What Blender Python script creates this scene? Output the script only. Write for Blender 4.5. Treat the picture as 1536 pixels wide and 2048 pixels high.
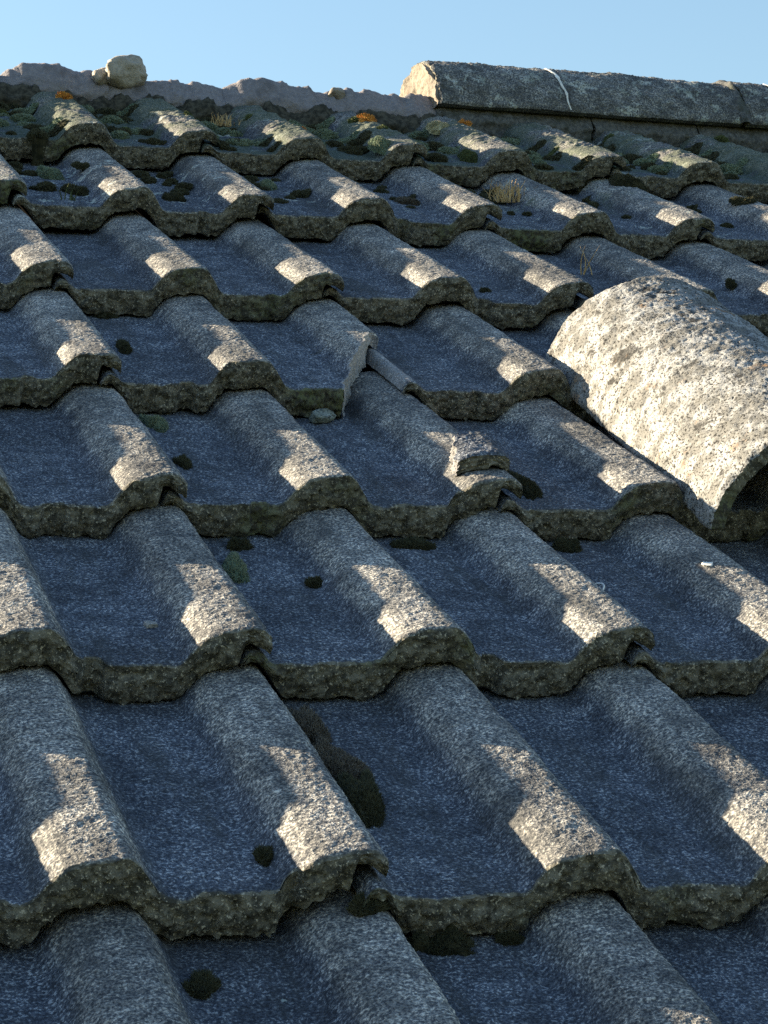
import bpy, math, random
import numpy as np
from mathutils import Matrix, Vector

# ------------------------------------------------------------------ scene, camera, sky, sun
for o in list(bpy.data.objects):
    bpy.data.objects.remove(o, do_unlink=True)
scene = bpy.context.scene
col = scene.collection
PITCH = math.radians(30.0)
# roof frame: u along the ridge (x), v up the slope, n out of the slope
ROOF = Matrix.Translation((0, 0, 3.2)) @ Matrix.Rotation(PITCH, 4, 'X')

cam_d = bpy.data.cameras.new('camera')
cam = bpy.data.objects.new('camera', cam_d)
col.objects.link(cam)
CR = Matrix(((0.95260741, -0.27625296, 0.12737117),
             (-0.01145714, 0.38582669, 0.92250013),
             (-0.30398659, -0.88023978, 0.3643763)))
cam_m = CR.transposed().to_4x4()
cam_m.translation = Vector((-0.55371905, -1.12902148, 0.69228444))
cam.matrix_world = ROOF @ cam_m
cam_d.sensor_fit = 'VERTICAL'
cam_d.sensor_height = 24.0
cam_d.sensor_width = 18.0
cam_d.lens = 24.0 * 4615.57 / 2048.0
cam_d.clip_start = 0.05
cam_d.clip_end = 6000.0
scene.camera = cam

SUN_AZ = math.radians(40.0)     # in the roof plane, from the left towards the ridge
SUN_EL = math.radians(1.7)      # above the roof plane
b = Vector((-math.cos(SUN_AZ) * math.cos(SUN_EL), math.sin(SUN_AZ) * math.cos(SUN_EL), math.sin(SUN_EL)))
to_sun = (ROOF.to_3x3() @ b).normalized()
world = bpy.data.worlds.new('World')
scene.world = world
world.use_nodes = True
wn = world.node_tree.nodes
wl = world.node_tree.links
bg = wn['Background']
sky = wn.new('ShaderNodeTexSky')
sky.sky_type = 'NISHITA'
sky.sun_disc = False
sky.sun_elevation = math.asin(to_sun.z)
sky.sun_rotation = math.atan2(to_sun.x, to_sun.y)
sky.altitude = 100
sky.air_density = 1.6
sky.dust_density = 0.5
sky.ozone_density = 3.3
wl.new(sky.outputs[0], bg.inputs[0])
bg.inputs[1].default_value = 0.05
sun_d = bpy.data.lights.new('sun', 'SUN')
sun_d.energy = 5.0
sun_d.angle = math.radians(0.5)
sun_d.color = (1.0, 0.82, 0.55)
sun = bpy.data.objects.new('sun', sun_d)
col.objects.link(sun)
sun.rotation_euler = (-to_sun).to_track_quat('-Z', 'Y').to_euler()
sun.location = (-3, 3, 8)
scene.view_settings.view_transform = 'Standard'
scene.view_settings.look = 'None'
scene.view_settings.gamma = 1.0
scene.view_settings.use_curve_mapping = False
scene.view_settings.exposure = 2.25
scene.cycles.use_denoising = False
scene.cycles.max_bounces = 4
scene.cycles.diffuse_bounces = 3
scene.cycles.caustics_reflective = False
scene.cycles.caustics_refractive = False

# ------------------------------------------------------------------ helpers
def sstep(a, c, x):
    t = np.clip((x - a) / (c - a), 0, 1)
    return t * t * (3 - 2 * t)

class Noise:
    """smooth 2-D value noise on a random lattice"""
    def __init__(self, seed):
        self.t = np.random.default_rng(seed).uniform(-1, 1, (256, 256))
    def __call__(self, x, y, cell):
        x = np.asarray(x, float) / cell; y = np.asarray(y, float) / cell
        xi = np.floor(x).astype(int); yi = np.floor(y).astype(int)
        fx = x - xi; fy = y - yi
        fx = fx * fx * (3 - 2 * fx); fy = fy * fy * (3 - 2 * fy)
        g = lambda i, j: self.t[i % 256, j % 256]
        return ((g(xi, yi) * (1 - fx) + g(xi + 1, yi) * fx) * (1 - fy)
                + (g(xi, yi + 1) * (1 - fx) + g(xi + 1, yi + 1) * fx) * fy)

class MB:
    """collects vertices, faces and one wear colour per vertex, builds one mesh"""
    def __init__(self):
        self.v, self.f, self.c, self.n = [], [], [], 0
    def add(self, verts, faces, colr=(0, 0, 0)):
        verts = np.asarray(verts, float).reshape(-1, 3)
        c = np.empty((len(verts), 4)); c[:, 3] = 1
        c[:, :3] = colr
        self.v.append(verts); self.c.append(c)
        self.f.append(np.asarray(faces, int) + self.n)
        self.n += len(verts)
    def grid(self, P, colr=(0, 0, 0), flip=False, closed=False):
        """P: rows x cols x 3"""
        r, c = P.shape[:2]
        idx = np.arange(r * c).reshape(r, c)
        if closed:
            idx = np.concatenate([idx, idx[:, :1]], 1)
        q = np.stack([idx[:-1, :-1], idx[:-1, 1:], idx[1:, 1:], idx[1:, :-1]], -1).reshape(-1, 4)
        if flip:
            q = q[:, ::-1]
        if isinstance(colr, np.ndarray):
            colr = colr.reshape(-1, 3)
        self.add(P.reshape(-1, 3), q, colr)
    def mesh(self, name, mat, smooth=True):
        V = np.concatenate(self.v); Cc = np.concatenate(self.c)
        me = bpy.data.meshes.new(name)
        sizes = np.concatenate([np.full(len(f), f.shape[1]) for f in self.f])
        loops = np.concatenate([f.ravel() for f in self.f])
        me.vertices.add(len(V)); me.vertices.foreach_set('co', V.astype(np.float32).ravel())
        me.loops.add(len(loops)); me.loops.foreach_set('vertex_index', loops.astype(np.int32))
        me.polygons.add(len(sizes))
        me.polygons.foreach_set('loop_start', np.concatenate([[0], np.cumsum(sizes)[:-1]]).astype(np.int32))
        me.update(calc_edges=True)
        me.validate()
        me.polygons.foreach_set('use_smooth', np.full(len(me.polygons), smooth))
        a = me.color_attributes.new('wear', 'FLOAT_COLOR', 'POINT')
        a.data.foreach_set('color', Cc.astype(np.float32).ravel())
        me.materials.append(mat)
        me.update()
        return me

def link(name, data, parent=None, mat=None):
    o = bpy.data.objects.new(name, data)
    col.objects.link(o)
    if parent is not None:
        o.parent = parent
    if mat is not None:
        o.matrix_local = mat
    return o

def tag(o, label=None, cat=None, group=None, kind=None):
    if label: o['label'] = label
    if cat: o['category'] = cat
    if group: o['group'] = group
    if kind: o['kind'] = kind
    return o

# ------------------------------------------------------------------ materials
class Mat:
    def __init__(self, name):
        self.m = bpy.data.materials.new(name)
        self.m.use_nodes = True
        self.nt = self.m.node_tree
        self.b = self.nt.nodes['Principled BSDF']
        self.b.inputs['Roughness'].default_value = 0.92
        self.b.inputs['Specular IOR Level'].default_value = 0.2
    def n(self, t, **k):
        x = self.nt.nodes.new(t)
        for a, v in k.items(): setattr(x, a, v)
        return x
    def l(self, a, c): self.nt.links.new(a, c)
    def val(self, s, v):
        if isinstance(v, (int, float, tuple, list)): s.default_value = v
        else: self.l(v, s)
    def math(self, op, a, c=0.0, d=None, clamp=False):
        x = self.n('ShaderNodeMath', operation=op, use_clamp=clamp)
        self.val(x.inputs[0], a); self.val(x.inputs[1], c)
        if d is not None: self.val(x.inputs[2], d)
        return x.outputs[0]
    def mix(self, f, a, c, mode='MIX'):
        x = self.n('ShaderNodeMix', data_type='RGBA', blend_type=mode)
        self.val(x.inputs[0], f)
        for s, v in ((x.inputs[6], a), (x.inputs[7], c)):
            if isinstance(v, tuple) and len(v) == 3: v = v + (1.0,)
            self.val(s, v)
        return x.outputs[2]
    def rng(self, v, a, c, d=0.0, e=1.0, smooth=True):
        x = self.n('ShaderNodeMapRange', interpolation_type='SMOOTHSTEP' if smooth else 'LINEAR')
        for s, q in zip(x.inputs[:5], (v, a, c, d, e)): self.val(s, q)
        return x.outputs[0]
    def noise(self, co, scale, detail=2.0, rough=0.55, dist=0.0):
        x = self.n('ShaderNodeTexNoise')
        self.l(co, x.inputs['Vector'])
        x.inputs['Scale'].default_value = scale; x.inputs['Detail'].default_value = detail
        x.inputs['Roughness'].default_value = rough; x.inputs['Distortion'].default_value = dist
        return x.outputs['Fac']
    def vor(self, co, scale, out='Distance'):
        x = self.n('ShaderNodeTexVoronoi')
        self.l(co, x.inputs['Vector']); x.inputs['Scale'].default_value = scale
        return x.outputs[out]
    def coords(self, stretch=None):
        """object coordinates shifted by a random amount for each object"""
        tc = self.n('ShaderNodeTexCoord'); oi = self.n('ShaderNodeObjectInfo')
        r = self.math('MULTIPLY', oi.outputs['Random'], 37.0)
        v = self.n('ShaderNodeVectorMath', operation='ADD')
        self.l(tc.outputs['Object'], v.inputs[0])
        cx = self.n('ShaderNodeCombineXYZ')
        self.l(r, cx.inputs[0]); self.l(r, cx.inputs[1]); self.l(r, cx.inputs[2])
        self.l(cx.outputs[0], v.inputs[1])
        return v.outputs[0], oi
    def wear(self):
        a = self.n('ShaderNodeAttribute', attribute_name='wear')
        s = self.n('ShaderNodeSeparateColor')
        self.l(a.outputs['Color'], s.inputs[0])
        return s.outputs
    def color(self, c): self.val(self.b.inputs['Base Color'], c if not (isinstance(c, tuple) and len(c) == 3) else c + (1.0,))
    def bump(self, h, dist, strength=1.0):
        x = self.n('ShaderNodeBump')
        x.inputs['Strength'].default_value = strength; x.inputs['Distance'].default_value = dist
        self.l(h, x.inputs['Height'])
        self.l(x.outputs[0], self.b.inputs['Normal'])

def concrete(name, dark, mid, light, lich_a, lich_b, orange=0.0, lich_bias=0.0, mottle=(0.7, 1.25), edge_cols=None, bump=0.0013, worn_lit=None, patchy=(0.8, 1.18)):
    M = Mat(name)
    co, oi = M.coords()
    w = M.wear()
    fine = M.noise(co, 430, 1.5, 0.7)
    mid_n = M.noise(co, 46, 3, 0.65)
    big = M.noise(co, 9, 2, 0.55)
    sc = M.n('ShaderNodeSeparateColor'); M.l(oi.outputs['Color'], sc.inputs[0])
    def speck(d_, m_, l_):
        k = M.mix(M.rng(fine, 0.38, 0.54), d_, m_)
        return M.mix(M.math('MULTIPLY', M.rng(fine, 0.56, 0.645), M.rng(mid_n, 0.28, 0.55, 0.25, 1.0)), k, l_)
    c = speck(dark, mid, light)
    if worn_lit:      # slurry coat worn to sandy aggregate; the rolls' brighter light is painted in too
        wf = M.rng(M.math('ADD', w[2], M.math('MULTIPLY', M.math('SUBTRACT', M.math('ADD', M.math('MULTIPLY', mid_n, 0.6), M.math('MULTIPLY', big, 0.4)), 0.5), 2.2)), 0.05, 1.15)
        c = M.mix(wf, c, speck(*worn_lit))
    mott = M.math('MULTIPLY', M.rng(mid_n, 0.25, 0.75, mottle[0], mottle[1]), M.rng(big, 0.32, 0.68, patchy[0], patchy[1]))
    mott = M.math('MULTIPLY', mott, M.rng(oi.outputs['Random'], 0, 1, 0.9, 1.1, False))
    x = M.n('ShaderNodeVectorMath', operation='SCALE')
    M.l(c, x.inputs[0]); M.l(mott, x.inputs['Scale'])
    c = x.outputs[0]
    mp = M.n('ShaderNodeMapping'); M.l(co, mp.inputs['Vector']); mp.inputs['Scale'].default_value = (34, 5, 12)
    stn = M.noise(mp.outputs[0], 1.0, 3, 0.6)
    c = M.mix(M.math('MULTIPLY', M.rng(stn, 0.50, 0.70), 0.5), c, (0.045, 0.048, 0.05))
    # pale crusts of lichen; the amount comes from the object's own colour
    ln = M.noise(co, 26, 4, 0.75, 0.4)
    amt = M.math('ADD', sc.outputs[0], lich_bias)
    thr = M.math('SUBTRACT', 0.86, M.math('MULTIPLY', amt, 0.42))
    lf = M.rng(M.math('SUBTRACT', ln, thr), 0.0, 0.05)
    lf = M.math('MULTIPLY', lf, M.rng(fine, 0.36, 0.5))
    c = M.mix(lf, c, M.mix(M.rng(mid_n, 0.4, 0.6), lich_a, lich_b))
    # green-grey algae film
    al = M.rng(M.math('SUBTRACT', M.math('ADD', M.math('MULTIPLY', big, 0.6), M.math('MULTIPLY', mid_n, 0.4)), M.math('SUBTRACT', 0.8, M.math('MULTIPLY', sc.outputs[1], 0.42))), 0.0, 0.12)
    c = M.mix(M.math('MULTIPLY', al, 0.7), c, (0.05, 0.07, 0.042))
    if orange > 0:
        on = M.rng(M.noise(co, 19, 3, 0.7), 0.66 - 0.1 * orange, 0.80 - 0.1 * orange)
        c = M.mix(M.math('MULTIPLY', on, M.rng(fine, 0.42, 0.56)), c, (0.30, 0.15, 0.045))
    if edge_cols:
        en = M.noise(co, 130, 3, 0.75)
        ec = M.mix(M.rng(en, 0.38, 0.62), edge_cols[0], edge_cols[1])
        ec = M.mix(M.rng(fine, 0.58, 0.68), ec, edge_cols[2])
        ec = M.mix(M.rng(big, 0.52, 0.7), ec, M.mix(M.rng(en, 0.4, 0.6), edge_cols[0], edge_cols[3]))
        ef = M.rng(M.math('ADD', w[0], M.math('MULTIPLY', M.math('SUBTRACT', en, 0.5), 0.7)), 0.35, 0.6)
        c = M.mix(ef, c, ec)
    bk = M.mix(M.rng(fine, 0.4, 0.62), (0.26, 0.255, 0.26), (0.42, 0.405, 0.40))
    c = M.mix(w[1], c, bk)
    M.color(c)
    M.bump(fine, bump, 0.9)
    return M.m

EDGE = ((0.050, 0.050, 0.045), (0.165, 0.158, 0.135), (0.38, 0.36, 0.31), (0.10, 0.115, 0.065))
M_TILE = concrete('weathered_concrete', (0.045, 0.052, 0.070), (0.100, 0.114, 0.146), (0.31, 0.335, 0.375),
                  (0.30, 0.34, 0.33), (0.46, 0.48, 0.45), edge_cols=EDGE,
                  worn_lit=((0.070, 0.074, 0.084), (0.220, 0.218, 0.215), (0.50, 0.48, 0.445)))
M_RIDGE = concrete('lichened_ridge_concrete', (0.055, 0.060, 0.068), (0.15, 0.155, 0.162), (0.32, 0.32, 0.31),
                   (0.22, 0.245, 0.235), (0.40, 0.42, 0.40), orange=0.15, lich_bias=0.62, mottle=(0.6, 1.35), edge_cols=EDGE)
M_CAP = concrete('pale_crusted_concrete', (0.036, 0.037, 0.040), (0.082, 0.083, 0.085), (0.160, 0.162, 0.164),
                 (0.145, 0.147, 0.148), (0.30, 0.31, 0.325), orange=0.8, lich_bias=0.72, mottle=(0.45, 1.35), edge_cols=EDGE, bump=0.0009, patchy=(0.5, 1.3))
def mortar_mat(name, a, c, d):
    M = Mat(name)
    co, oi = M.coords()
    f = M.noise(co, 160, 4, 0.65); m_ = M.noise(co, 22, 4, 0.6)
    k = M.mix(M.rng(f, 0.35, 0.65), a, c)
    k = M.mix(M.rng(m_, 0.52, 0.68), k, d)
    M.color(k)
    M.bump(M.math('ADD', f, M.math('MULTIPLY', m_, 1.5)), 0.003, 0.8)
    return M.m
M_MORTAR = mortar_mat('bare_mortar', (0.17, 0.162, 0.182), (0.225, 0.215, 0.238), (0.13, 0.125, 0.14))
M_MORTAR_OLD = mortar_mat('weathered_mortar', (0.06, 0.064, 0.068), (0.135, 0.137, 0.138), (0.05, 0.057, 0.048))
M_STUB_LIT = mortar_mat('sun_painted_mortar', (0.26, 0.24, 0.21), (0.36, 0.335, 0.30), (0.22, 0.195, 0.17))  # paler than the other mortar, to paint the sunlight on the stubs
M_PLUG = mortar_mat('broken_mortar', (0.15, 0.135, 0.118), (0.24, 0.215, 0.19), (0.125, 0.10, 0.085))

def plain(name, cA, cB, scale, rough=0.95, tint=None):
    M = Mat(name)
    co, oi = M.coords()
    k = M.mix(M.rng(M.noise(co, scale, 4, 0.65), 0.35, 0.65), cA, cB)
    if tint:
        w = M.wear()
        k = M.mix(w[0], k, tint)
    M.color(k)
    M.b.inputs['Roughness'].default_value = rough
    return M.m
M_MOSS_DARK = plain('dark_moss', (0.014, 0.016, 0.010), (0.045, 0.043, 0.025), 130, tint=(0.10, 0.105, 0.065))
M_MOSS_BROWN = plain('brown_moss', (0.024, 0.018, 0.014), (0.065, 0.048, 0.032), 110, tint=(0.20, 0.19, 0.17))
M_MOSS_GREEN = plain('green_moss', (0.035, 0.046, 0.020), (0.075, 0.095, 0.040), 90, tint=(0.13, 0.155, 0.07))
M_MOSS_TEAL = plain('grey_green_moss', (0.055, 0.085, 0.060), (0.12, 0.165, 0.115), 80, tint=(0.30, 0.34, 0.25))
M_MOSS_PALE = plain('pale_moss', (0.20, 0.19, 0.11), (0.40, 0.37, 0.24), 90, tint=(0.55, 0.50, 0.36))
M_STRAW = plain('dry_straw', (0.38, 0.24, 0.10), (0.55, 0.40, 0.20), 60)
M_ORANGE = plain('orange_lichen', (0.40, 0.15, 0.03), (0.55, 0.27, 0.06), 120)
M_FELT = plain('roofing_felt', (0.02, 0.02, 0.022), (0.045, 0.043, 0.042), 60)
M_BANK = plain('mossy_dirt', (0.022, 0.022, 0.018), (0.075, 0.070, 0.055), 130)
M_GRASS = plain('lawn', (0.05, 0.075, 0.022), (0.10, 0.11, 0.04), 0.8)
M_WHITE = plain('white_dropping', (0.62, 0.62, 0.60), (0.78, 0.78, 0.76), 60)
M_FEATHER = plain('white_down', (0.66, 0.66, 0.66), (0.8, 0.8, 0.8), 60)

# ------------------------------------------------------------------ ground and roof body
def sheet(name, pts, mat):
    me = bpy.data.meshes.new(name)
    me.from_pydata(pts, [], [tuple(range(len(pts)))])
    me.materials.append(mat)
    return me
ground = link('ground', sheet('ground', [(-3000, -3000, 0), (3000, -3000, 0), (3000, 3000, 0), (-3000, 3000, 0)], M_GRASS))
tag(ground, 'lawn around the house below the roof', kind='structure')

roof = link('roof', None)
roof.matrix_world = ROOF
tag(roof, 'grey concrete tiled roof slope with moss and a broken ridge', 'roof', kind='thing')

mm = 0.001
PITCHW, G = 150 * mm, 0.30915
STEP = 33 * mm
DV = {-3: 0.004, -2: 0.004, -1: -0.016, 0: 0.002, 1: 0.002, 2: -0.007, 3: -0.013, 4: -0.019, 5: 0.009, 6: 0.021}
FRONT = {j: j * G + d for j, d in DV.items()}
PU = np.array([-75, -44, -39, -35.5, -29, -22, -13, -4, 4, 12, 17, 22, 29, 35, 42, 75.])
PN = np.array([-24, -24, -22, -16, -8.0, -1.8, 1.0, 2.2, 3.1, 3.7, 2.9, -1.5, -11.5, -21.5, -25, -24.])
_xs = np.arange(-75, 75.01, 1.0)
_pn = np.interp(_xs, PU, PN)
for _ in range(5):     # round the corners of the profile
    _pn = 0.25 * np.roll(_pn, 1) + 0.5 * _pn + 0.25 * np.roll(_pn, -1)
def profile(u):
    """top of the roll-and-pan section, u in metres from a roll's centre"""
    uu = (np.asarray(u) / mm + 75) % 150 - 75
    return np.interp(uu, _xs, _pn) * mm
def course_of(v):
    best = -3
    for j in FRONT:
        if v >= FRONT[j] - 1e-6 and j > best: best = j
    return best
def surf(u, v):
    j = course_of(v)
    return float(profile(u)) - STEP * (v - FRONT[j]) / G

# tile section, x from the left seam roll's centre (0) to the right seam roll's (300)
def top_of(x):
    t = profile(x)
    xm = x / mm
    under = np.interp(xm, [0, 5, 7, 10, 14, 18, 23, 28, 40], [-30, -27, -20, -16.5, -15.5, -16.8, -21, -24, -25]) * mm
    return np.where(xm < 40, np.minimum(under, t + 40), t)
def bot_of(x):
    xm = x / mm
    t = profile(x) - 29.5 * mm
    lip = np.interp(xm, [303, 305, 312, 318, 324], [-16, -9.0, -10.5, -13, -17]) * mm
    und = np.interp(xm, [0, 10, 40], [-44, -46, -53]) * mm
    return np.where(xm > 303, lip, np.where(xm < 40, np.maximum(und, t), t))
X0, X1, LEN = 5 * mm, 323.5 * mm, 0.405

def tile_mesh(seed, right_edge=None, fresh=False, crust=0.0, res=1.7):
    """one tile; right_edge(v) gives where the tile ends on its right when a piece is broken off"""
    nz = Noise(seed); rg = np.random.default_rng(seed + 900)
    nx = int((X1 - X0) / mm / res) + 1
    vs = np.concatenate([np.arange(0, 330, res), [340, 360, 380, 405]]) * mm
    s = np.linspace(0, 1, nx)
    Vg = np.repeat(vs[:, None], nx, 1)
    xr = np.full(len(vs), X1)
    if right_edge is not None:
        xr = np.minimum(X1, right_edge(vs))
    Xg = X0 + s[None, :] * (xr - X0)[:, None]
    xm, vm = Xg / mm, Vg / mm
    Z = top_of(Xg)
    dz = (top_of(Xg + 0.7 * mm) - top_of(Xg - 0.7 * mm)) / (1.4 * mm)
    ln = np.sqrt(1 + dz * dz)
    grain = (rg.normal(0, 0.17, Z.shape) + 0.34 * nz(xm, vm, 3.1) + 0.30 * nz(xm + 70, vm, 5.3)
             + 0.3 * nz(xm, vm + 40, 13) + 0.8 * nz(xm, vm, 61))
    grain = grain + crust * sstep(30, 110, vm) * (1.5 * nz(xm + 9, vm + 55, 6) + 1.9 * nz(xm + 19, vm + 25, 14) + 1.2 * np.abs(nz(xm, vm + 95, 30)))
    pits = np.clip(nz(xm + 31, vm + 17, 4.2) - 0.62, 0, 1) * -3.0
    d = (grain + pits) * mm
    Zt = Z + d / ln
    Xt = Xg - d * dz / ln
    # worn front arris
    er = np.clip(1 - vm / (3.4 + 1.8 * nz(xm, 0 * xm, 17)), 0, 1)
    Zt = Zt - er ** 2 * (1.7 + 1.3 * nz(xm, vm, 9)) * mm
    Zt = Zt - STEP * Vg / G
    # front face
    nr = 15
    t = np.linspace(0, 1, nr)[:, None]
    xf = Xg[0][None, :].repeat(nr, 0)
    bot = bot_of(Xg[0]) + (2.2 * nz(Xg[0] / mm, 0 * Xg[0] + 5, 14) + 1.2 * nz(Xg[0] / mm, 0 * Xg[0] + 9, 5)) * mm
    zf = Zt[0][None, :] * (1 - t) + bot[None, :] * t
    rough = (2.2 * nz(xf / mm, zf / mm + 300, 10) + 1.9 * nz(xf / mm + 60, zf / mm + 300, 4) + rg.normal(0, 0.9, xf.shape)) * mm
    bulge = np.sin(t * math.pi) * 1.5 * mm - t ** 3 * 2 * mm
    vrow0 = 1.4 * nz(Xg[0] / mm, 0 * Xg[0], 11) * mm + 0.8 * nz(Xg[0] / mm, 0 * Xg[0] + 3, 3.5) * mm
    for _ in range(rg.integers(1, 4)):     # chipped spots
        xc = rg.uniform(40, 310); wc = rg.uniform(5, 13)
        vrow0 = vrow0 + rg.uniform(3, 8) * mm * np.exp(-((Xg[0] / mm - xc + 2 * nz(Xg[0] / mm, 0 * Xg[0] + 8, 5)) / wc) ** 4)
    Vt = Vg.copy()
    fade = np.clip(1 - vm / 26, 0, 1)
    Vt += fade * vrow0[None, :]
    vf = vrow0[None, :] - np.sin(np.clip(t * 6, 0, 1) * math.pi / 2) * (rough + bulge) * np.clip(t * 5, 0, 1)
    zf = zf.copy(); zf[0] = Zt[0]
    mb = MB()
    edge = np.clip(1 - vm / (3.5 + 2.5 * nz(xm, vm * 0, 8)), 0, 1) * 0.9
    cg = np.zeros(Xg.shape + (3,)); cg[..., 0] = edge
    cg[..., 2] = sstep(-20, -6, (Z / mm) + 3.0 * nz(xm, vm, 21))  # roll mask by height: worn coat plus the painted roll brightness
    if right_edge is not None:
        cg[..., 1] = ((xr[:, None] - Xg) < 2.5 * mm) * ((xr < X1 - 1e-6)[:, None]) * 0.6
    if fresh:
        cg[..., 1] = sstep(27, 20, xm) * 0.55 * (vm > 8)
    mb.grid(np.stack([Xt, Vt, Zt], -1), cg)
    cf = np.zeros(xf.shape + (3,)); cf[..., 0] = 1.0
    mb.grid(np.stack([xf, vf, zf], -1), cf, flip=True)
    # right side, left side
    for k, fl in ((-1, False), (0, True)):
        xe = Xt[:, k]; zt = Zt[:, k]
        zb = bot_of(Xg[:, k]) - STEP * vs / G
        rows = 9
        tt = np.linspace(0, 1, rows)[:, None]
        Zs = zt[None, :] * (1 - tt) + zb[None, :] * tt
        j = nz(vs[None, :] / mm + 0 * tt, Zs / mm + 50, 6) * 1.2 * mm + rg.normal(0, .3, Zs.shape) * mm
        brk = (xr < X1 - 1e-6) if k == -1 else np.zeros(len(vs), bool)
        amp = np.where(brk, 1.6, 0.5)[None, :] * np.sin(tt * math.pi * 0.5)
        Xs = xe[None, :] + j * amp + tt * np.where(brk, 3.0 * mm, 0.0)[None, :]
        ce = np.zeros(Xs.shape + (3,)); ce[..., 0] = np.where(brk, 0.0, 0.35)[None, :]; ce[..., 1] = np.where(brk, 1.0, 0.0)[None, :]
        mb.grid(np.stack([Xs, np.repeat(Vt[:, k][None, :], rows, 0), Zs], -1), ce, flip=fl)
    # underside
    vi = np.unique(np.concatenate([[0], np.arange(0, len(vs), 12), [len(vs) - 1]]))
    Xu = Xg[vi]
    Zu = bot_of(Xu) - STEP * Vg[vi] / G
    Vu = Vg[vi].copy()
    Zu[0] = zf[-1]; Vu[0] = vf[-1]
    mb.grid(np.stack([Xu, Vu, Zu], -1), (0.3, 0, 0), flip=True)
    return mb.mesh('roof_tile', M_TILE)

protos = [tile_mesh(11 + 7 * k) for k in range(6)]
# the broken tile: its right roll has snapped off towards the front
def broke(v):
    n_ = Noise(77)
    base = np.interp(v / mm, [0, 40, 80, 112, 130, 150, 156], [243, 257, 275, 296, 303, 311, 400])
    return (base + 3.5 * n_(v / mm, 0 * v, 13) + 1.5 * n_(v / mm, 0 * v + 4, 4)) * mm
broken_mesh = tile_mesh(301, right_edge=broke)

fresh_mesh = tile_mesh(302, fresh=True)
crusted = [tile_mesh(401 + 5 * k, crust=1.0) for k in range(3)]
rnd = random.Random(5)
lich = {-2: 0.34, -1: 0.34, 0: 0.32, 1: 0.32, 2: 0.34, 3: 0.34, 4: 0.36, 5: 0.62, 6: 0.55}
algae = {-2: 0.1, -1: 0.12, 0: 0.1, 1: 0.12, 2: 0.1, 3: 0.1, 4: 0.12, 5: 0.5, 6: 0.95}
span = {-2: (-3, 1), -1: (-3, 1), 0: (-3, 1), 1: (-3, 2), 2: (-3, 2), 3: (-3, 3), 4: (-3, 4), 5: (-3, 5), 6: (-3, 6)}
for j in range(-2, 7):
    for k in range(span[j][0], span[j][1] + 1):
        seam = 2 * k - 1
        is_broken = (j == 3 and k == 0)
        me = broken_mesh if is_broken else fresh_mesh if (j == 3 and k == 1) else crusted[k % 3] if j == 6 else protos[(k * 2 + j * 5 + (j * k) % 3) % 6]
        m4 = (Matrix.Translation((seam * PITCHW + rnd.uniform(-1.5, 1.5) * mm, FRONT[j] + rnd.uniform(-6, 6) * mm, rnd.uniform(-0.4, 0.8) * mm))
              @ Matrix.Rotation(math.radians(rnd.uniform(-0.5, 0.5)), 4, 'Z')
              @ Matrix.Rotation(math.radians(rnd.uniform(-0.2, 0.2)), 4, 'X')
              @ Matrix.Rotation(math.radians(rnd.uniform(-0.14, 0.14)), 4, 'Y'))
        o = link('roof_tile', me, roof, m4)
        o.color = (lich[j] + rnd.uniform(-0.06, 0.1), algae[j] + rnd.uniform(-0.05, 0.1), rnd.random(), 1)
        if is_broken:
            o['label'] = 'tile with the front of its right roll snapped off'

# felt under the tiles, far slope behind the ridge
RV, RN = 2.308, -0.079      # axis of the ridge tiles in the roof frame
inv = ROOF.inverted()
axis_w = ROOF @ Vector((0, RV, RN))
def felt(sgn):
    me = bpy.data.meshes.new('underlay')
    a = Vector((0, 0, axis_w.z - 0.035)); pts = []
    for x in (-3.2, 4.0):
        pts.append(inv @ Vector((x, axis_w.y, axis_w.z - 0.045)))
        pts.append(inv @ Vector((x, axis_w.y + sgn * 3.2 * math.cos(PITCH), axis_w.z - 0.045 - 3.2 * math.sin(PITCH))))
    me.from_pydata([tuple(p) for p in pts], [], [(0, 1, 3, 2)])
    me.materials.append(M_FELT)
    return me
link('underlay', felt(-1), roof)
link('underlay', felt(1), roof)

# ------------------------------------------------------------------ ridge: mortar, ridge tiles
def pebble(name, size, seed, mat, colr=(0, 0, 0), sub=3, clip=0.66):
    import bmesh
    bm = bmesh.new()
    bmesh.ops.create_icosphere(bm, subdivisions=sub, radius=1.0)
    nz = Noise(seed)
    V = np.array([v.co[:] for v in bm.verts])
    F = [[v.index for v in f.verts] for f in bm.faces]
    bm.free()
    d = 1 + 0.34 * nz(V[:, 0] * 10 + V[:, 2] * 6, V[:, 1] * 10 + V[:, 2] * 4, 8) + 0.1 * nz(V[:, 0] * 10, V[:, 1] * 10 + V[:, 2] * 10, 3) + 0.05 * nz(V[:, 0] * 40 + V[:, 2] * 30, V[:, 1] * 40 - V[:, 2] * 30, 4)
    V = np.clip(V, -clip, clip) * d[:, None] * np.array(size)
    mb = MB(); mb.add(V, F, colr)
    return mb.mesh(name, mat)
UPV = Vector((0, math.sin(PITCH), math.cos(PITCH)))      # world up in the roof frame
RZ0 = RV - 0.0
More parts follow.
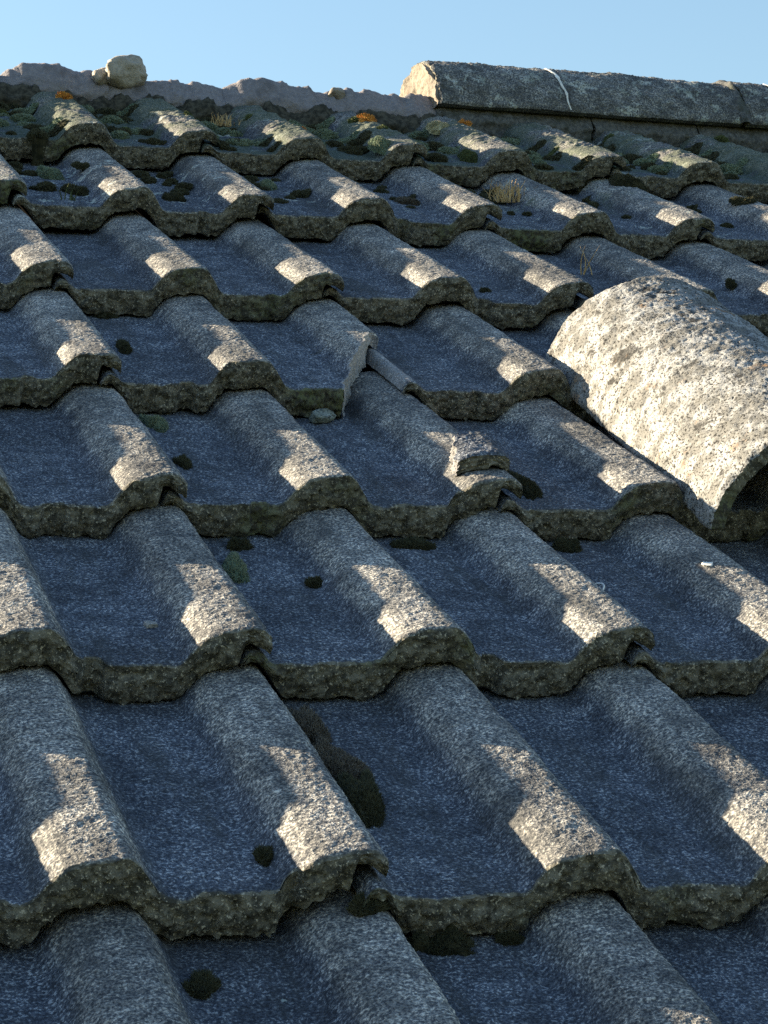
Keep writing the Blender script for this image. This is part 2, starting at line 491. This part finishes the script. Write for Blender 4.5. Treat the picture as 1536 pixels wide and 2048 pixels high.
def lump(u0, u1, v0, v1, n0, top, seed, mat, rough=3.0, res=2.6, name='mortar_block'):
    """a block of bedding mortar along the ridge: top(u) is its upper outline, n0 its foot"""
    nz = Noise(seed); rg = np.random.default_rng(seed)
    nu = max(6, int((u1 - u0) / mm / res)); ns = 40
    us = np.linspace(u0, u1, nu)
    mb = MB()
    ang = np.linspace(0, 1, ns)
    # section: up the front face, over the top, down the back
    prof_v = np.interp(ang, [0, .38, .45, .58, .66, 1], [0, .06, .18, .8, .96, 1])
    prof_n = np.interp(ang, [0, .38, .45, .58, .66, 1], [0, .60, .72, 1, .9, 0])
    U = np.repeat(us[:, None], ns, 1)
    T = top(us)[:, None]
    V = v0 + prof_v[None, :] * (v1 - v0)
    N = n0 + prof_n[None, :] * (T - n0)
    r = (rough * nz(U / mm, N / mm * 1.3 + V / mm, 18) + 0.5 * rough * nz(U / mm + 40, N / mm + V / mm, 7) + 0.9 * nz(U / mm + 11, N / mm * 2 + V / mm + 80, 3.6) + rg.normal(0, .35, U.shape)) * mm
    P = np.stack([U + 0.4 * r, V - r * (1 - 2 * prof_v[None, :]), N + r * 0.35 * prof_n[None, :]], -1)
    mb.grid(P, flip=False)
    for k, fl in ((0, False), (-1, True)):     # end caps
        c = P[k].mean(0)
        ring = P[k]
        inner = ring * 0.5 + c * 0.5
        inner[:, 0] += rg.normal(0, 2.0, ns) * mm
        cap = np.stack([ring, inner, np.repeat(c[None], ns, 0)], 0)
        mb.grid(cap, flip=fl)
    return link(name, mb.mesh(name, mat), roof)

def outline(pts, seed, a=3.5):
    n_ = Noise(seed)
    pu = [p[0] for p in pts]; pn = [p[1] for p in pts]
    return lambda u: (np.interp(u, pu, pn) + a * 0.8 * n_(u / mm, 0 * u, 22) + 0.8 * a * np.sign(n_(u / mm, 0 * u + 3, 15)) * np.abs(n_(u / mm, 0 * u + 3, 15)) ** 0.4 + 0.5 * a * n_(u / mm, 0 * u + 7, 4.5)) * mm
MV0, MV1, MN0 = 2.222, 2.275, -0.078
lump(-1.9, -0.62, MV0, MV1, MN0, outline([(-1.9, -12), (-1.2, -6), (-0.8, -14), (-0.62, -10)], 40), 40, M_MORTAR)
lump(-0.622, -0.070, MV0, MV1, MN0, outline([(-0.61, -12), (-0.3, -8), (-0.12, -12), (-0.075, -20)], 41), 41, M_MORTAR)
lump(-0.072, 0.088, MV0, MV1, MN0, outline([(-0.068, -22), (-0.045, -10), (-0.015, -4), (0.04, -5), (0.085, -8)], 42), 42, M_MORTAR)
lump(0.086, 0.266, MV0, MV1, MN0, outline([(0.087, -8), (0.13, -12), (0.17, -15), (0.22, -13), (0.255, -18), (0.262, -24)], 43), 43, M_MORTAR)
lump(0.262, 0.437, MV0, MV1, MN0, outline([(0.266, -24), (0.285, -13), (0.31, -4), (0.36, -5), (0.40, -9), (0.43, -15)], 44), 44, M_MORTAR)
lump(0.433, 0.606, MV0, MV1, MN0, outline([(0.435, -18), (0.455, -10), (0.50, -9), (0.56, -12), (0.6, -14)], 45), 45, M_MORTAR)
for (a, c, s_) in ((-1.9, -0.1, 64), (-0.1, 0.3, 65), (0.3, 0.61, 66)):
    lump(a, c, 2.196, 2.232, MN0, outline([(a, -36), (c, -36)], s_, 7.0), s_, M_BANK, rough=5.0, name='moss_bank')
# stub of mortar that still stands up; sunlight is painted into its colour
def chunk(u, v, n, size, seed, rz, mat):
    o = link('mortar_stub', pebble('mortar_stub', size, seed, mat, sub=4, clip=0.85), roof)
    o.matrix_local = Matrix.Translation((u, v, n)) @ Matrix.Rotation(rz, 4, 'Z') @ Matrix.Rotation(math.radians(8), 4, 'Y')
chunk(0.118, 2.250, -0.004, (0.036, 0.022, 0.022), 461, math.radians(14), M_STUB_LIT)
chunk(0.085, 2.252, -0.013, (0.018, 0.016, 0.012), 464, math.radians(10), M_STUB_LIT)
chunk(0.447, 2.258, -0.017, (0.014, 0.010, 0.010), 462, math.radians(12), M_STUB_LIT)
# bedding under the ridge tiles that are left, in three pieces
for (a, c, s) in ((0.602, 0.86, 50), (0.863, 1.045, 51), (1.048, 1.33, 52), (1.334, 2.15, 53)):
    lump(a, c, 2.213, 2.29, MN0, outline([(a, -8), (c, -8)], s, 2.0), s, M_MORTAR_OLD, rough=3.2)
# far bed of mortar behind the axis, where the ridge tiles are gone
lump(-1.9, 0.6, 2.42, 2.46, -0.22, outline([(-1.9, -112), (0.6, -112)], 60), 60, M_MORTAR, res=9)

def half_round(length, r, thick, half, seed, mat, res=2.4, rough=1.0, chip=0.0, name='ridge_tile'):
    """half-round capping tile, axis along +x from 0, arch towards +z"""
    nz = Noise(seed); rg = np.random.default_rng(seed)
    na = int(2 * half * r / mm / res); nl = int(length / mm / res)
    th = np.linspace(-half, half, na); xs = np.linspace(0, length, nl)
    TH, XS = np.meshgrid(th, xs)
    arc = TH * r / mm; xm = XS / mm
    d = (rg.normal(0, .3, TH.shape) + .6 * nz(arc, xm, 3.5) + .6 * nz(arc + 50, xm, 7) + 1.0 * nz(arc, xm + 80, 25) + 1.5 * nz(arc, xm, 80)) * rough * mm
    e = np.minimum(XS, length - XS) / mm
    d -= np.clip(1 - e / 5, 0, 1) ** 2 * 2.5 * mm
    e2 = (half - np.abs(TH)) * r / mm
    d -= np.clip(1 - e2 / 5, 0, 1) ** 2 * 2.0 * mm
    R_ = r + d
    # ragged ends
    endw = (1.6 * nz(th * r / mm, th * 0 + seed, 9) + 1.2 * nz(th * r / mm, th * 0 + seed + 5, 4) - chip * np.clip(nz(th * r / mm, th * 0 + 33, 40), 0, 1) * 14) * mm
    enda = (1.6 * nz(th * r / mm, th * 0 + seed + 60, 9) + 1.2 * nz(th * r / mm, th * 0 + seed + 65, 4)) * mm
    f0 = np.clip(1 - XS / 0.03, 0, 1); f1 = np.clip(1 - (length - XS) / 0.03, 0, 1)
    XX = XS + f0 * -endw[None, :] + f1 * enda[None, :]
    outer = np.stack([XX, R_ * np.sin(TH), R_ * np.cos(TH)], -1)
    ri = r - thick + 0.6 * nz(arc, xm, 20) * mm
    inner = np.stack([XX, ri * np.sin(TH), ri * np.cos(TH)], -1)
    mb = MB()
    mb.grid(outer, flip=True)
    mb.grid(inner[::6], (0.2, 0, 0))
    rows = 6
    t = np.linspace(0, 1, rows)[:, None, None]
    for k, fl in ((0, False), (-1, True)):
        P = outer[k][None] * (1 - t) + inner[k][None] * t
        P[1:-1, :, 0] += rg.normal(0, .7, P[1:-1, :, 0].shape) * mm
        mb.grid(P, (0.75, 0, 0), flip=fl)
    for k, fl in ((0, True), (-1, False)):
        P = outer[:, k][None] * (1 - t) + inner[:, k][None] * t
        mb.grid(P, (0.1, 0, 0), flip=fl)
    return mb.mesh(name, mat)

HALF = math.radians(82)
def ridge_frame(u):
    # arch towards world up
    return Matrix.Translation((u, RV, RN)) @ Matrix.Rotation(-PITCH, 4, 'X')
r1 = link('ridge_tile', half_round(0.515, 0.112, 0.014, HALF, 70, M_RIDGE, rough=1.9), roof, ridge_frame(0.603))
r1.color = (0.1, 0.12, 0, 1)
r2 = link('ridge_tile', half_round(0.52, 0.114, 0.014, HALF, 71, M_RIDGE, rough=1.9), roof, ridge_frame(1.128))
r2.color = (0.15, 0.15, 0, 1)
r3 = link('ridge_tile', half_round(0.5, 0.112, 0.014, HALF, 73, M_RIDGE, rough=1.3, res=3.0), roof, ridge_frame(1.655))
r3.color = (0.25, 0.3, 0, 1)
# mortar plug in the open end of the ridge tile
def plug(u, r, seed):
    nz = Noise(seed); mb = MB()
    rr = np.linspace(0, 1, 16); th = np.linspace(-HALF, HALF, 60)
    RR, TH = np.meshgrid(rr, th)
    Y = RR * r * np.sin(TH); Z = RR * r * np.cos(TH)
    X = (-3 - 6 * nz(Y / mm, Z / mm, 24) - 4 * nz(Y / mm + 50, Z / mm, 9) - 1.5 * nz(Y / mm, Z / mm + 90, 4)) * mm - 0.004 * (1 - RR)
    mb.grid(np.stack([X, Y, Z], -1), flip=True)
    P = np.stack([X[:, -1], Y[:, -1], Z[:, -1]], -1)
    Q = P.copy(); Q[:, 0] = 0.03
    mb.grid(np.stack([P, Q], 0))
    return link('mortar_plug', mb.mesh('mortar_plug', M_PLUG), roof, ridge_frame(u))
plug(0.600, 0.107, 80)
# mortar collar over the joint of the two ridge tiles
def collar(u, w, seed):
    nz = Noise(seed); mb = MB()
    th = np.linspace(-HALF, HALF, 90); xs = np.linspace(-w, w, 14)
    TH, XS = np.meshgrid(th, xs)
    half_w = 0.55 + 0.45 * nz(TH * 40, TH * 0, 9)
    lift = np.clip(1 - (np.abs(XS) / w / half_w) ** 2, -0.6, 1) * (5 + 5 * nz(TH * 112, XS / mm + 20, 14))
    R_ = 0.1125 + (lift + 1.2 * nz(TH * 112, XS / mm, 5)) * mm
    mb.grid(np.stack([XS + 0.006 * nz(TH * 112, TH * 0 + 4, 30), R_ * np.sin(TH), R_ * np.cos(TH)], -1), flip=True)
    o = link('mortar_collar', mb.mesh('mortar_collar', M_MORTAR_OLD), roof, ridge_frame(u))
    return o
collar(1.123, 0.020, 81)
# white streaks of bird droppings down the ridge tile
def streak(parent, x, a0, a1, wid, seed, r=0.1145):
    nz = Noise(seed); mb = MB()
    a = np.linspace(a0, a1, 40); s = np.linspace(-1, 1, 5)
    A, S = np.meshgrid(a, s, indexing='ij')
    t = (A - a0) / (a1 - a0)
    W = wid * (0.45 + 0.55 * np.abs(nz(A * 112, 0 * A, 8))) * np.interp(t, [0, .1, .5, 1], [.4, 1.5, .8, .5])
    X = x + 0.010 * t + (3.0 * nz(A * 112, 0 * A + 3, 16)) * mm + S * W
    R_ = r + (1 - S * S) * 1.2 * mm - 0.5 * mm
    mb.grid(np.stack([X, R_ * np.sin(A), R_ * np.cos(A)], -1), flip=True)
    return link('dropping_streak', mb.mesh('dropping_streak', M_WHITE), parent)
streak(r1, 0.205, -0.35, -1.42, 0.0042, 90)
streak(r2, 0.062, -0.45, -0.95, 0.0035, 91, 0.1165)

# ------------------------------------------------------------------ loose things lying on the roof
cap_me = half_round(0.462, 0.114, 0.014, math.radians(86), 72, M_CAP, res=2.0, rough=1.15, chip=0.5)
cap = link('fallen_ridge_tile', cap_me)
# axis down the slope: local x -> -v ; arch towards n
A = Vector((0.335 + 0.113, 1.004, -0.036)); B = Vector((0.322 + 0.113, 0.544, -0.022))
ax = (B - A).normalized(); nn = Vector((0, 0, 1)); nn = (nn - ax * nn.dot(ax)).normalized(); yy = nn.cross(ax)
cap_l = Matrix((ax, yy, nn)).transposed().to_4x4(); cap_l.translation = A
cap.matrix_world = ROOF @ cap_l
cap.color = (0.45, 0.0, 0, 1)
tag(cap, 'pale lichen-crusted half-round ridge tile lying sunlit on the roof slope', 'ridge tile')

def shard_mesh(name, x0, x1, v1, seed, res=1.8, slant=(0, 0)):
    """front piece of a roll: section x0..x1 round a roll's centre, v1 long"""
    nz = Noise(seed); rg = np.random.default_rng(seed)
    nx = int((x1 - x0) / mm / res); nv = int(v1 / mm / res)
    s = np.linspace(0, 1, nx); t = np.linspace(0, 1, nv)
    T, S = np.meshgrid(t, s, indexing='ij')
    X = x0 + S * (x1 - x0) + (1 - S) * T * slant[0] + S * T * slant[1] + (2.5 * nz(T * 60, S * 0, 9)) * mm * (1 - 2 * S)
    Vv = T * (v1 + 7 * mm * nz(S * 60, S * 0 + 9, 12))
    d = (rg.normal(0, .3, X.shape) + .6 * nz(X / mm, Vv / mm, 3.2) + .5 * nz(X / mm, Vv / mm, 9)) * mm
    Zt = profile(X) + d - np.clip(1 - Vv / mm / 5, 0, 1) ** 2 * 2.5 * mm
    xl = X / mm
    Zb = np.where(xl > 3, np.interp(xl, [3, 5, 12, 18, 24], [-12, -8, -9.5, -12, -16]) * mm, profile(X) - 15 * mm)
    Zb = np.minimum(Zb, Zt - 4 * mm)
    top = np.stack([X, Vv, Zt], -1); bot = np.stack([X, Vv, Zb], -1)
    mb = MB()
    mb.grid(top)
    mb.grid(bot, (0.3, 0, 0), flip=True)
    rows = 10
    k = np.linspace(0, 1, rows)[:, None, None]
    def side(a, c, colr, fl, axis, amp):
        P = a[None] * (1 - k) + c[None] * k
        P[1:-1, :, axis] += (amp * nz(np.arange(P.shape[1])[None] * 1.0 + np.arange(1, rows - 1)[:, None] * 7, np.arange(1, rows - 1)[:, None] * 2.0, 5) + rg.normal(0, .5, P[1:-1, :, axis].shape)) * mm
        mb.grid(P, colr, flip=fl)
    side(top[0], bot[0], (1, 0, 0), True, 1, 2.0)
    side(top[-1], bot[-1], (0, 1, 0), False, 1, 2.0)
    side(top[:, 0], bot[:, 0], (0.2, 0.4, 0), False, 0, 2.2)
    side(top[:, -1], bot[:, -1], (0.3, 0, 0), True, 0, 0.6)
    return mb.mesh(name, M_TILE)

def on_roof(name, me, u, v, n, rz=0, rx=0, ry=0):
    o = link(name, me)
    o.matrix_world = (ROOF @ Matrix.Translation((u, v, n)) @ Matrix.Rotation(rz, 4, 'Z') @ Matrix.Rotation(rx, 4, 'X') @ Matrix.Rotation(ry, 4, 'Y'))
    return o
v_s = FRONT[2] + 0.036
sh = on_roof('tile_shard', shard_mesh('tile_shard', -27 * mm, 23.5 * mm, 0.066, 120, slant=(0.012, -0.006)),
             0.150 - 0.003, v_s, -STEP * (v_s - FRONT[2]) / G + 0.0155, math.radians(-4), -STEP / G + 0.01)
sh.color = (0.15, 0, 0, 1)
tag(sh, 'curved piece of broken tile roll stranded on the tile below the break', 'tile fragment')

ch = on_roof('tile_chip', pebble('tile_chip', (0.019, 0.012, 0.007), 131, M_TILE, (0, 0.12, 0)), 0.073, 0.902, surf(0.073, 0.902) + 0.006, 0.5, 0.2)
tag(ch, 'small grey chip of tile lying below the snapped tile edge', 'tile chip')
ch2 = on_roof('tile_chip', pebble('tile_chip', (0.006, 0.004, 0.0035), 132, M_TILE, (0, 0.8, 0)), -0.197, 0.392, surf(-0.197, 0.392) + 0.0025, 0.2, 0)
tag(ch2, 'tiny pale grit speck in a left pan near the tile edge', 'tile chip')

# ------------------------------------------------------------------ moss, tufts and lichen
def moss_mesh(name, lx, ly, h, seed, mat, blades=900, blen=0.004, lumpy=0.5, tips=0.4):
    nz = Noise(seed); rg = np.random.default_rng(seed)
    nr, na = 12, 40
    rr = np.linspace(0, 1, nr); aa = np.linspace(0, 2 * math.pi, na, endpoint=False)
    RR, AA = np.meshgrid(rr, aa, indexing='ij')
    def pos(r, a):
        rim = 1 + lumpy * nz(np.cos(a) * 20 + 40, np.sin(a) * 20 + 40, 13)
        x = r * np.cos(a) * rim * lx; y = r * np.sin(a) * rim * ly
        z = h * (np.sqrt(np.clip(1.0 - r * r, 0, 1)) * (1 + lumpy * 1.3 * nz(x / mm + 99, y / mm + 99, max(lx, ly) / mm * 0.55)) - 0.25)
        return x, y, z
    x, y, z = pos(RR, AA)
    z = z + rg.normal(0, .0006, z.shape)
    mb = MB()
    mb.grid(np.stack([x, y, z], -1), closed=True)
    # leafy shoots standing all over the cushion
    r = np.sqrt(rg.uniform(0, 1, blades)); a = rg.uniform(0, 2 * math.pi, blades)
    bx, by, bz = pos(r, a)
    d = np.stack([bx / lx * 0.8 / max(lx, ly) * min(lx, ly), by / ly * .8, np.full(blades, 0.75)], -1) + rg.normal(0, .38, (blades, 3))
    d[:, 2] = np.abs(d[:, 2]) + .1
    d /= np.linalg.norm(d, axis=1)[:, None]
    L = blen * rg.uniform(.5, 1.4, blades)[:, None]
    side = np.cross(d, rg.normal(0, 1, (blades, 3))); side /= np.linalg.norm(side, axis=1)[:, None]
    base = np.stack([bx, by, bz], -1) - d * L * 0.2
    W = blen * 0.2
    third = np.cross(d, side)
    vv = np.stack([base - side * W, base + side * W, base + third * W, base + d * L], 1).reshape(-1, 3)
    k = np.arange(blades)[:, None] * 4
    ff = np.concatenate([k + np.array([[0, 1, 3]]), k + np.array([[1, 2, 3]]), k + np.array([[2, 0, 3]])])
    cc = np.zeros((blades, 4, 3)); cc[:, 3, 0] = tips * 2 * rg.uniform(0.3, 1, blades); cc[:, :3, 0] = 0.05
    mb.add(vv, ff, cc.reshape(-1, 3))
    return mb.mesh(name, mat, smooth=False)

def tuft_mesh(name, n, height, spread, seed, mat, wid=0.0009):
    rg = np.random.default_rng(seed); mb = MB()
    for i in range(n):
        p = np.array([rg.normal(0, spread), rg.normal(0, spread), 0])
        d = np.array([rg.normal(0, .22), rg.normal(0.12, .2), 1.0]); d /= np.linalg.norm(d)
        L = height * rg.uniform(.45, 1.1)
        bend = rg.normal(0, .35, 3); bend[2] = 0
        a = rg.uniform(0, 6.28)
        rows = []
        for t in np.linspace(0, 1, 5):
            c = p + d * L * t + bend * L * t * t
            w = wid * (1.25 - t)
            rows.append([c + w * np.array([math.cos(a + q), math.sin(a + q), 0]) for q in (0, 2.09, 4.19)])
        mb.grid(np.array(rows), closed=True)
    return mb.mesh(name, mat)

K = {'d': M_MOSS_DARK, 'b': M_MOSS_BROWN, 'g': M_MOSS_GREEN, 't': M_MOSS_TEAL, 'p': M_MOSS_PALE, 'o': M_ORANGE}
# (u, v, half width, half length, height, kind, turn, label)
MOSS = [
    (-0.106, 0.258, .011, .040, .008, 'b', .05, 'brown moss strip with frosted tips, uppermost of three lobes on the lower left'),
    (-0.102, 0.190, .014, .044, .010, 'b', .1, 'dark brown moss lobe, middle of the long strip beside a roll'),
    (-0.104, 0.130, .012, .038, .010, 'd', -.1, 'blackish moss lobe at the lower end of the long moss strip'),
    (-0.248, -0.040, .010, .010, .007, 'd', 0, 'round black moss cushion in the bottom left pan'),
    (-0.190, 0.052, .007, .008, .006, 'd', .4, 'small black moss tuft above the lower left tile edge'),
    (-0.140, 0.000, .011, .007, .009, 'd', .3, 'black moss wedged in the lower seam between two tiles'),
    (-0.092, -0.006, .019, .012, .015, 'd', 0, 'largest black moss cushion under the lowest full tile edge'),
    (-0.045, -0.004, .008, .006, .006, 'd', 0, 'small black moss cushion right of the largest black one'),
    (-0.099, 0.527, .010, .028, .013, 't', -.08, 'grey-green moss cushion in the left pan of the third course'),
    (-0.042, 0.491, .010, .006, .005, 'd', 0, 'tiny dark moss pad with a pale stalk near mid left'),
    (-0.083, 0.592, .010, .010, .008, 'd', 0, 'dark moss just under the tile edge above the grey-green cushion'),
    (0.076, 0.596, .020, .008, .006, 'd', 0, 'wide black moss pad under the tile edge below the loose shard'),
    (0.214, 0.597, .014, .012, .010, 'd', 0, 'black moss under the tile edge left of the fallen ridge tile'),
    (0.199, 0.676, .010, .032, .009, 'd', .1, 'dark green moss strip beside the stranded tile fragment'),
    (-0.099, 0.876, .010, .026, .010, 't', 0, 'grey moss tuft in the pan above the far left sunlit patch'),
    (-0.101, 0.738, .007, .013, .006, 'd', 0, 'small dark moss hidden right of a left roll'),
    (-0.086, 1.215, .010, .010, .008, 'd', 0, 'dark moss in the left pan just under a fifth course edge'),
    (-0.097, 1.060, .008, .024, .008, 'd', 0, 'thin dark moss line beside the far left roll'),
    (0.365, 1.284, .007, .009, .005, 'd', 0, 'small dark moss dot right of a central sunlit roll'),
    (0.714, 1.360, .013, .012, .010, 'd', 0, 'black moss ball behind the fallen ridge tile'),
    (0.891, 1.722, .017, .015, .012, 'd', 0, 'black moss ball at the right edge below the ridge'),
    (-0.066, 1.775, .016, .020, .013, 't', 0, 'grey-green moss cushion at the upper left edge'),
    (-0.027, 1.752, .012, .012, .008, 'd', 0, 'black moss cushion right of the upper left grey-green one'),
    (-0.050, 1.640, .013, .012, .009, 'd', 0, 'small black moss near a tile edge at upper left'),
    (0.072, 1.640, .013, .013, .009, 'd', 0, 'black moss heap at the tile edge under the upper left pan'),
    (0.418, 1.905, .022, .028, .016, 't', 0, 'bright grey-green moss hummock below the second ridge mortar hump'),
    (0.556, 1.925, .014, .030, .013, 'g', .2, 'vivid green moss strip below the end of the ridge tile'),
    (0.402, 1.715, .015, .030, .013, 'b', 0, 'dark brown moss in the pan left of the tall straw tuft'),
    (0.225, 1.775, .012, .018, .010, 't', 0, 'low grey-green moss pad in the second upper pan'),
    (0.757, 1.818, .020, .022, .014, 'd', 0, 'dark moss cushion right of the straw tuft below the ridge tile'),
    (0.573, 2.124, .018, .018, .012, 'p', 0, 'pale sunlit moss cushion beside a roll under the ridge end'),
]
for i, (u, v, lx, ly, h, kd, rz, lab) in enumerate(MOSS):
    bl = 0.0034 if kd in 'db' else 0.0030
    h *= 0.8
    me = moss_mesh('moss_cushion', lx, ly, h, 500 + i, K[kd], blades=int(600 + 2.6e6 * lx * ly), blen=bl, tips=0.5 if kd in 'bt' else 0.35)
    o = on_roof('moss_cushion', me, u, v, surf(u, v) + 0.001, rz)
    tag(o, lab, 'moss', 'moss cushions on the roof')

TUFTS = [
    (0.247, 2.120, 40, .020, .011, M_STRAW, 'pale dry grass tuft on moss below the left ridge mortar'),
    (0.553, 1.742, 80, .030, .013, M_STRAW, 'tall sunlit straw tuft in the pan below the ridge tile'),
    (0.542, 1.412, 4, .045, .006, M_STRAW, 'few thin dry stalks above the fallen ridge tile'),
    (0.345, 1.010, 5, .018, .004, M_STRAW, 'tiny brown stalks at the upper corner of the fallen ridge tile'),
    (-0.075, 1.560, 7, .024, .006, M_MOSS_GREEN, 'few green grass blades in a far left pan'),
]
for i, (u, v, n, hh, sp, mt, lab) in enumerate(TUFTS):
    o = on_roof('grass_tuft', tuft_mesh('grass_tuft', n, hh, sp, 700 + i, mt), u, v, surf(u, v) + 0.004, 0, math.radians(-18))
    tag(o, lab, 'grass', 'dry tufts on the roof')
ORANGE = [
    (0.152 * 3 + 0.000, 2.125, .015, .018, .005, 'orange lichen crust on the roll below the ridge mortar end'),
    (0.152 * 4 + 0.005, 2.130, .010, .012, .006, 'orange lichen clump on the roll in front of the ridge tile'),
    (0.008, 2.140, .010, .012, .006, 'orange lichen clump at the foot of the far left ridge mortar'),
    (0.325, 2.000, .007, .009, .004, 'small orange lichen spot beside the third sunlit top roll'),
]
for i, (u, v, lx, ly, h, lab) in enumerate(ORANGE):
    o = on_roof('lichen_clump', moss_mesh('lichen_clump', lx, ly, h, 800 + i, M_ORANGE, blades=420, blen=.004, tips=0.0), u, v, surf(u, v) + .001)
    tag(o, lab, 'lichen', 'orange lichen clumps')

# uncountable moss and crust of the top two courses and along the foot of the mortar
def carpet(name, spots, mat, seed, label):
    rg = np.random.default_rng(seed); mb = MB()
    for (u, v, s, hh) in spots:
        nb = int(160 + 900000 * s * s)
        a = rg.uniform(0, 6.28, nb); r = np.sqrt(rg.uniform(0, 1, nb))
        x = u + np.cos(a) * r * s; y = v + np.sin(a) * r * s * 1.1
        z = np.array([surf(p, q) for p, q in zip(x, y)]) + hh * np.sqrt(1 - r * r) - 0.001
        d = np.stack([np.cos(a) * r, np.sin(a) * r, np.full(nb, .8)], -1) + rg.normal(0, .35, (nb, 3))
        d /= np.linalg.norm(d, axis=1)[:, None]
        L = (.006 * rg.uniform(.5, 1.3, nb))[:, None]
        side = np.cross(d, rg.normal(0, 1, (nb, 3))); side /= np.linalg.norm(side, axis=1)[:, None]
        third = np.cross(d, side)
        base = np.stack([x, y, z], -1) - d * L * .5
        W = .0022
        vv = np.stack([base - side * W, base + side * W, base + third * W, base + d * L], 1).reshape(-1, 3)
        k = np.arange(nb)[:, None] * 4
        ff = np.concatenate([k + np.array([[0, 1, 3]]), k + np.array([[1, 2, 3]]), k + np.array([[2, 0, 3]])])
        cc = np.zeros((nb, 4, 3)); cc[:, 3, 0] = rg.uniform(0.1, .8, nb)
        mb.add(vv, ff, cc.reshape(-1, 3))
        # body of the hummock
        ra, an = np.meshgrid(np.linspace(0, 1, 6), np.linspace(0, 2 * math.pi, 16, endpoint=False), indexing='ij')
        X = u + np.cos(an) * ra * s; Y = v + np.sin(an) * ra * s * 1.1
        Zz = np.array([surf(p, q) for p, q in zip(X.ravel(), Y.ravel())]).reshape(X.shape) + hh * (np.sqrt(np.clip(1 - ra * ra, 0, 1)) - 0.2)
        mb.grid(np.stack([X, Y, Zz], -1), closed=True)
    o = link(name, mb.mesh(name, mat, smooth=False))
    o.matrix_world = ROOF
    return tag(o, label, 'moss', kind='stuff')
rg = np.random.default_rng(3)
def scatter(n, us, vs, pan_bias, smin, smax):
    out = []
    while len(out) < n:
        u = rg.uniform(*us); v = rg.uniform(*vs)
        ph = ((u / PITCHW + .5) % 1 - .5)
        if abs(ph) < pan_bias: continue
        s = rg.uniform(smin, smax)
        out.append((u, v, s, s * rg.uniform(.35, .75)))
    return out
F6, F5 = FRONT[6], FRONT[5]
carpet('moss_carpet', scatter(150, (-0.3, 1.3), (F6 + .05, 2.215), .25, .006, .020), M_MOSS_TEAL, 31, 'grey-green moss carpet filling the top course pans')
carpet('moss_carpet', scatter(170, (-0.3, 1.3), (F6 + .0, 2.21), .24, .005, .018), M_MOSS_DARK, 32, 'blackish moss carpet along the top course and mortar foot')
carpet('moss_carpet', scatter(90, (-0.2, 1.2), (F5 + .10, F6 - .015), .26, .004, .013), M_MOSS_DARK, 33, 'dark moss specks over the second course pans')
carpet('moss_carpet', scatter(40, (-0.3, 1.3), (F6 + .12, 2.215), .02, .005, .012), M_MOSS_GREEN, 34, 'green moss dots on the top course below the ridge')

# small curled down feather on a roll
def feather():
    mb = MB(); rows = []
    for t in np.linspace(0, 1, 14):
        c = np.array([0.012 * math.sin(t * 2.6), 0.024 * t, 0.004 * math.sin(t * 3.1)])
        w = 0.0012 * math.sin(math.pi * (0.1 + 0.85 * t))
        rows.append([c + w * np.array([math.cos(q), math.sin(q) * .3, math.sin(q)]) for q in (0, 1.57, 3.14, 4.71)])
    mb.grid(np.array(rows), closed=True)
    return mb.mesh('feather', M_FEATHER)
fe = on_roof('feather', feather(), 0.186, 0.452, surf(0.186, 0.452) + 0.002, 0.2)
tag(fe, 'small curled white feather on the right side of a roll', 'feather')

bd = on_roof('bird_dropping', pebble('bird_dropping', (0.0065, 0.0120, 0.0007), 140, M_WHITE), 0.290, 0.476, surf(0.290, 0.476) + 0.0008, -0.5, -STEP / G, math.radians(-8))
tag(bd, 'white bird dropping on a roll at the right edge', 'bird dropping')
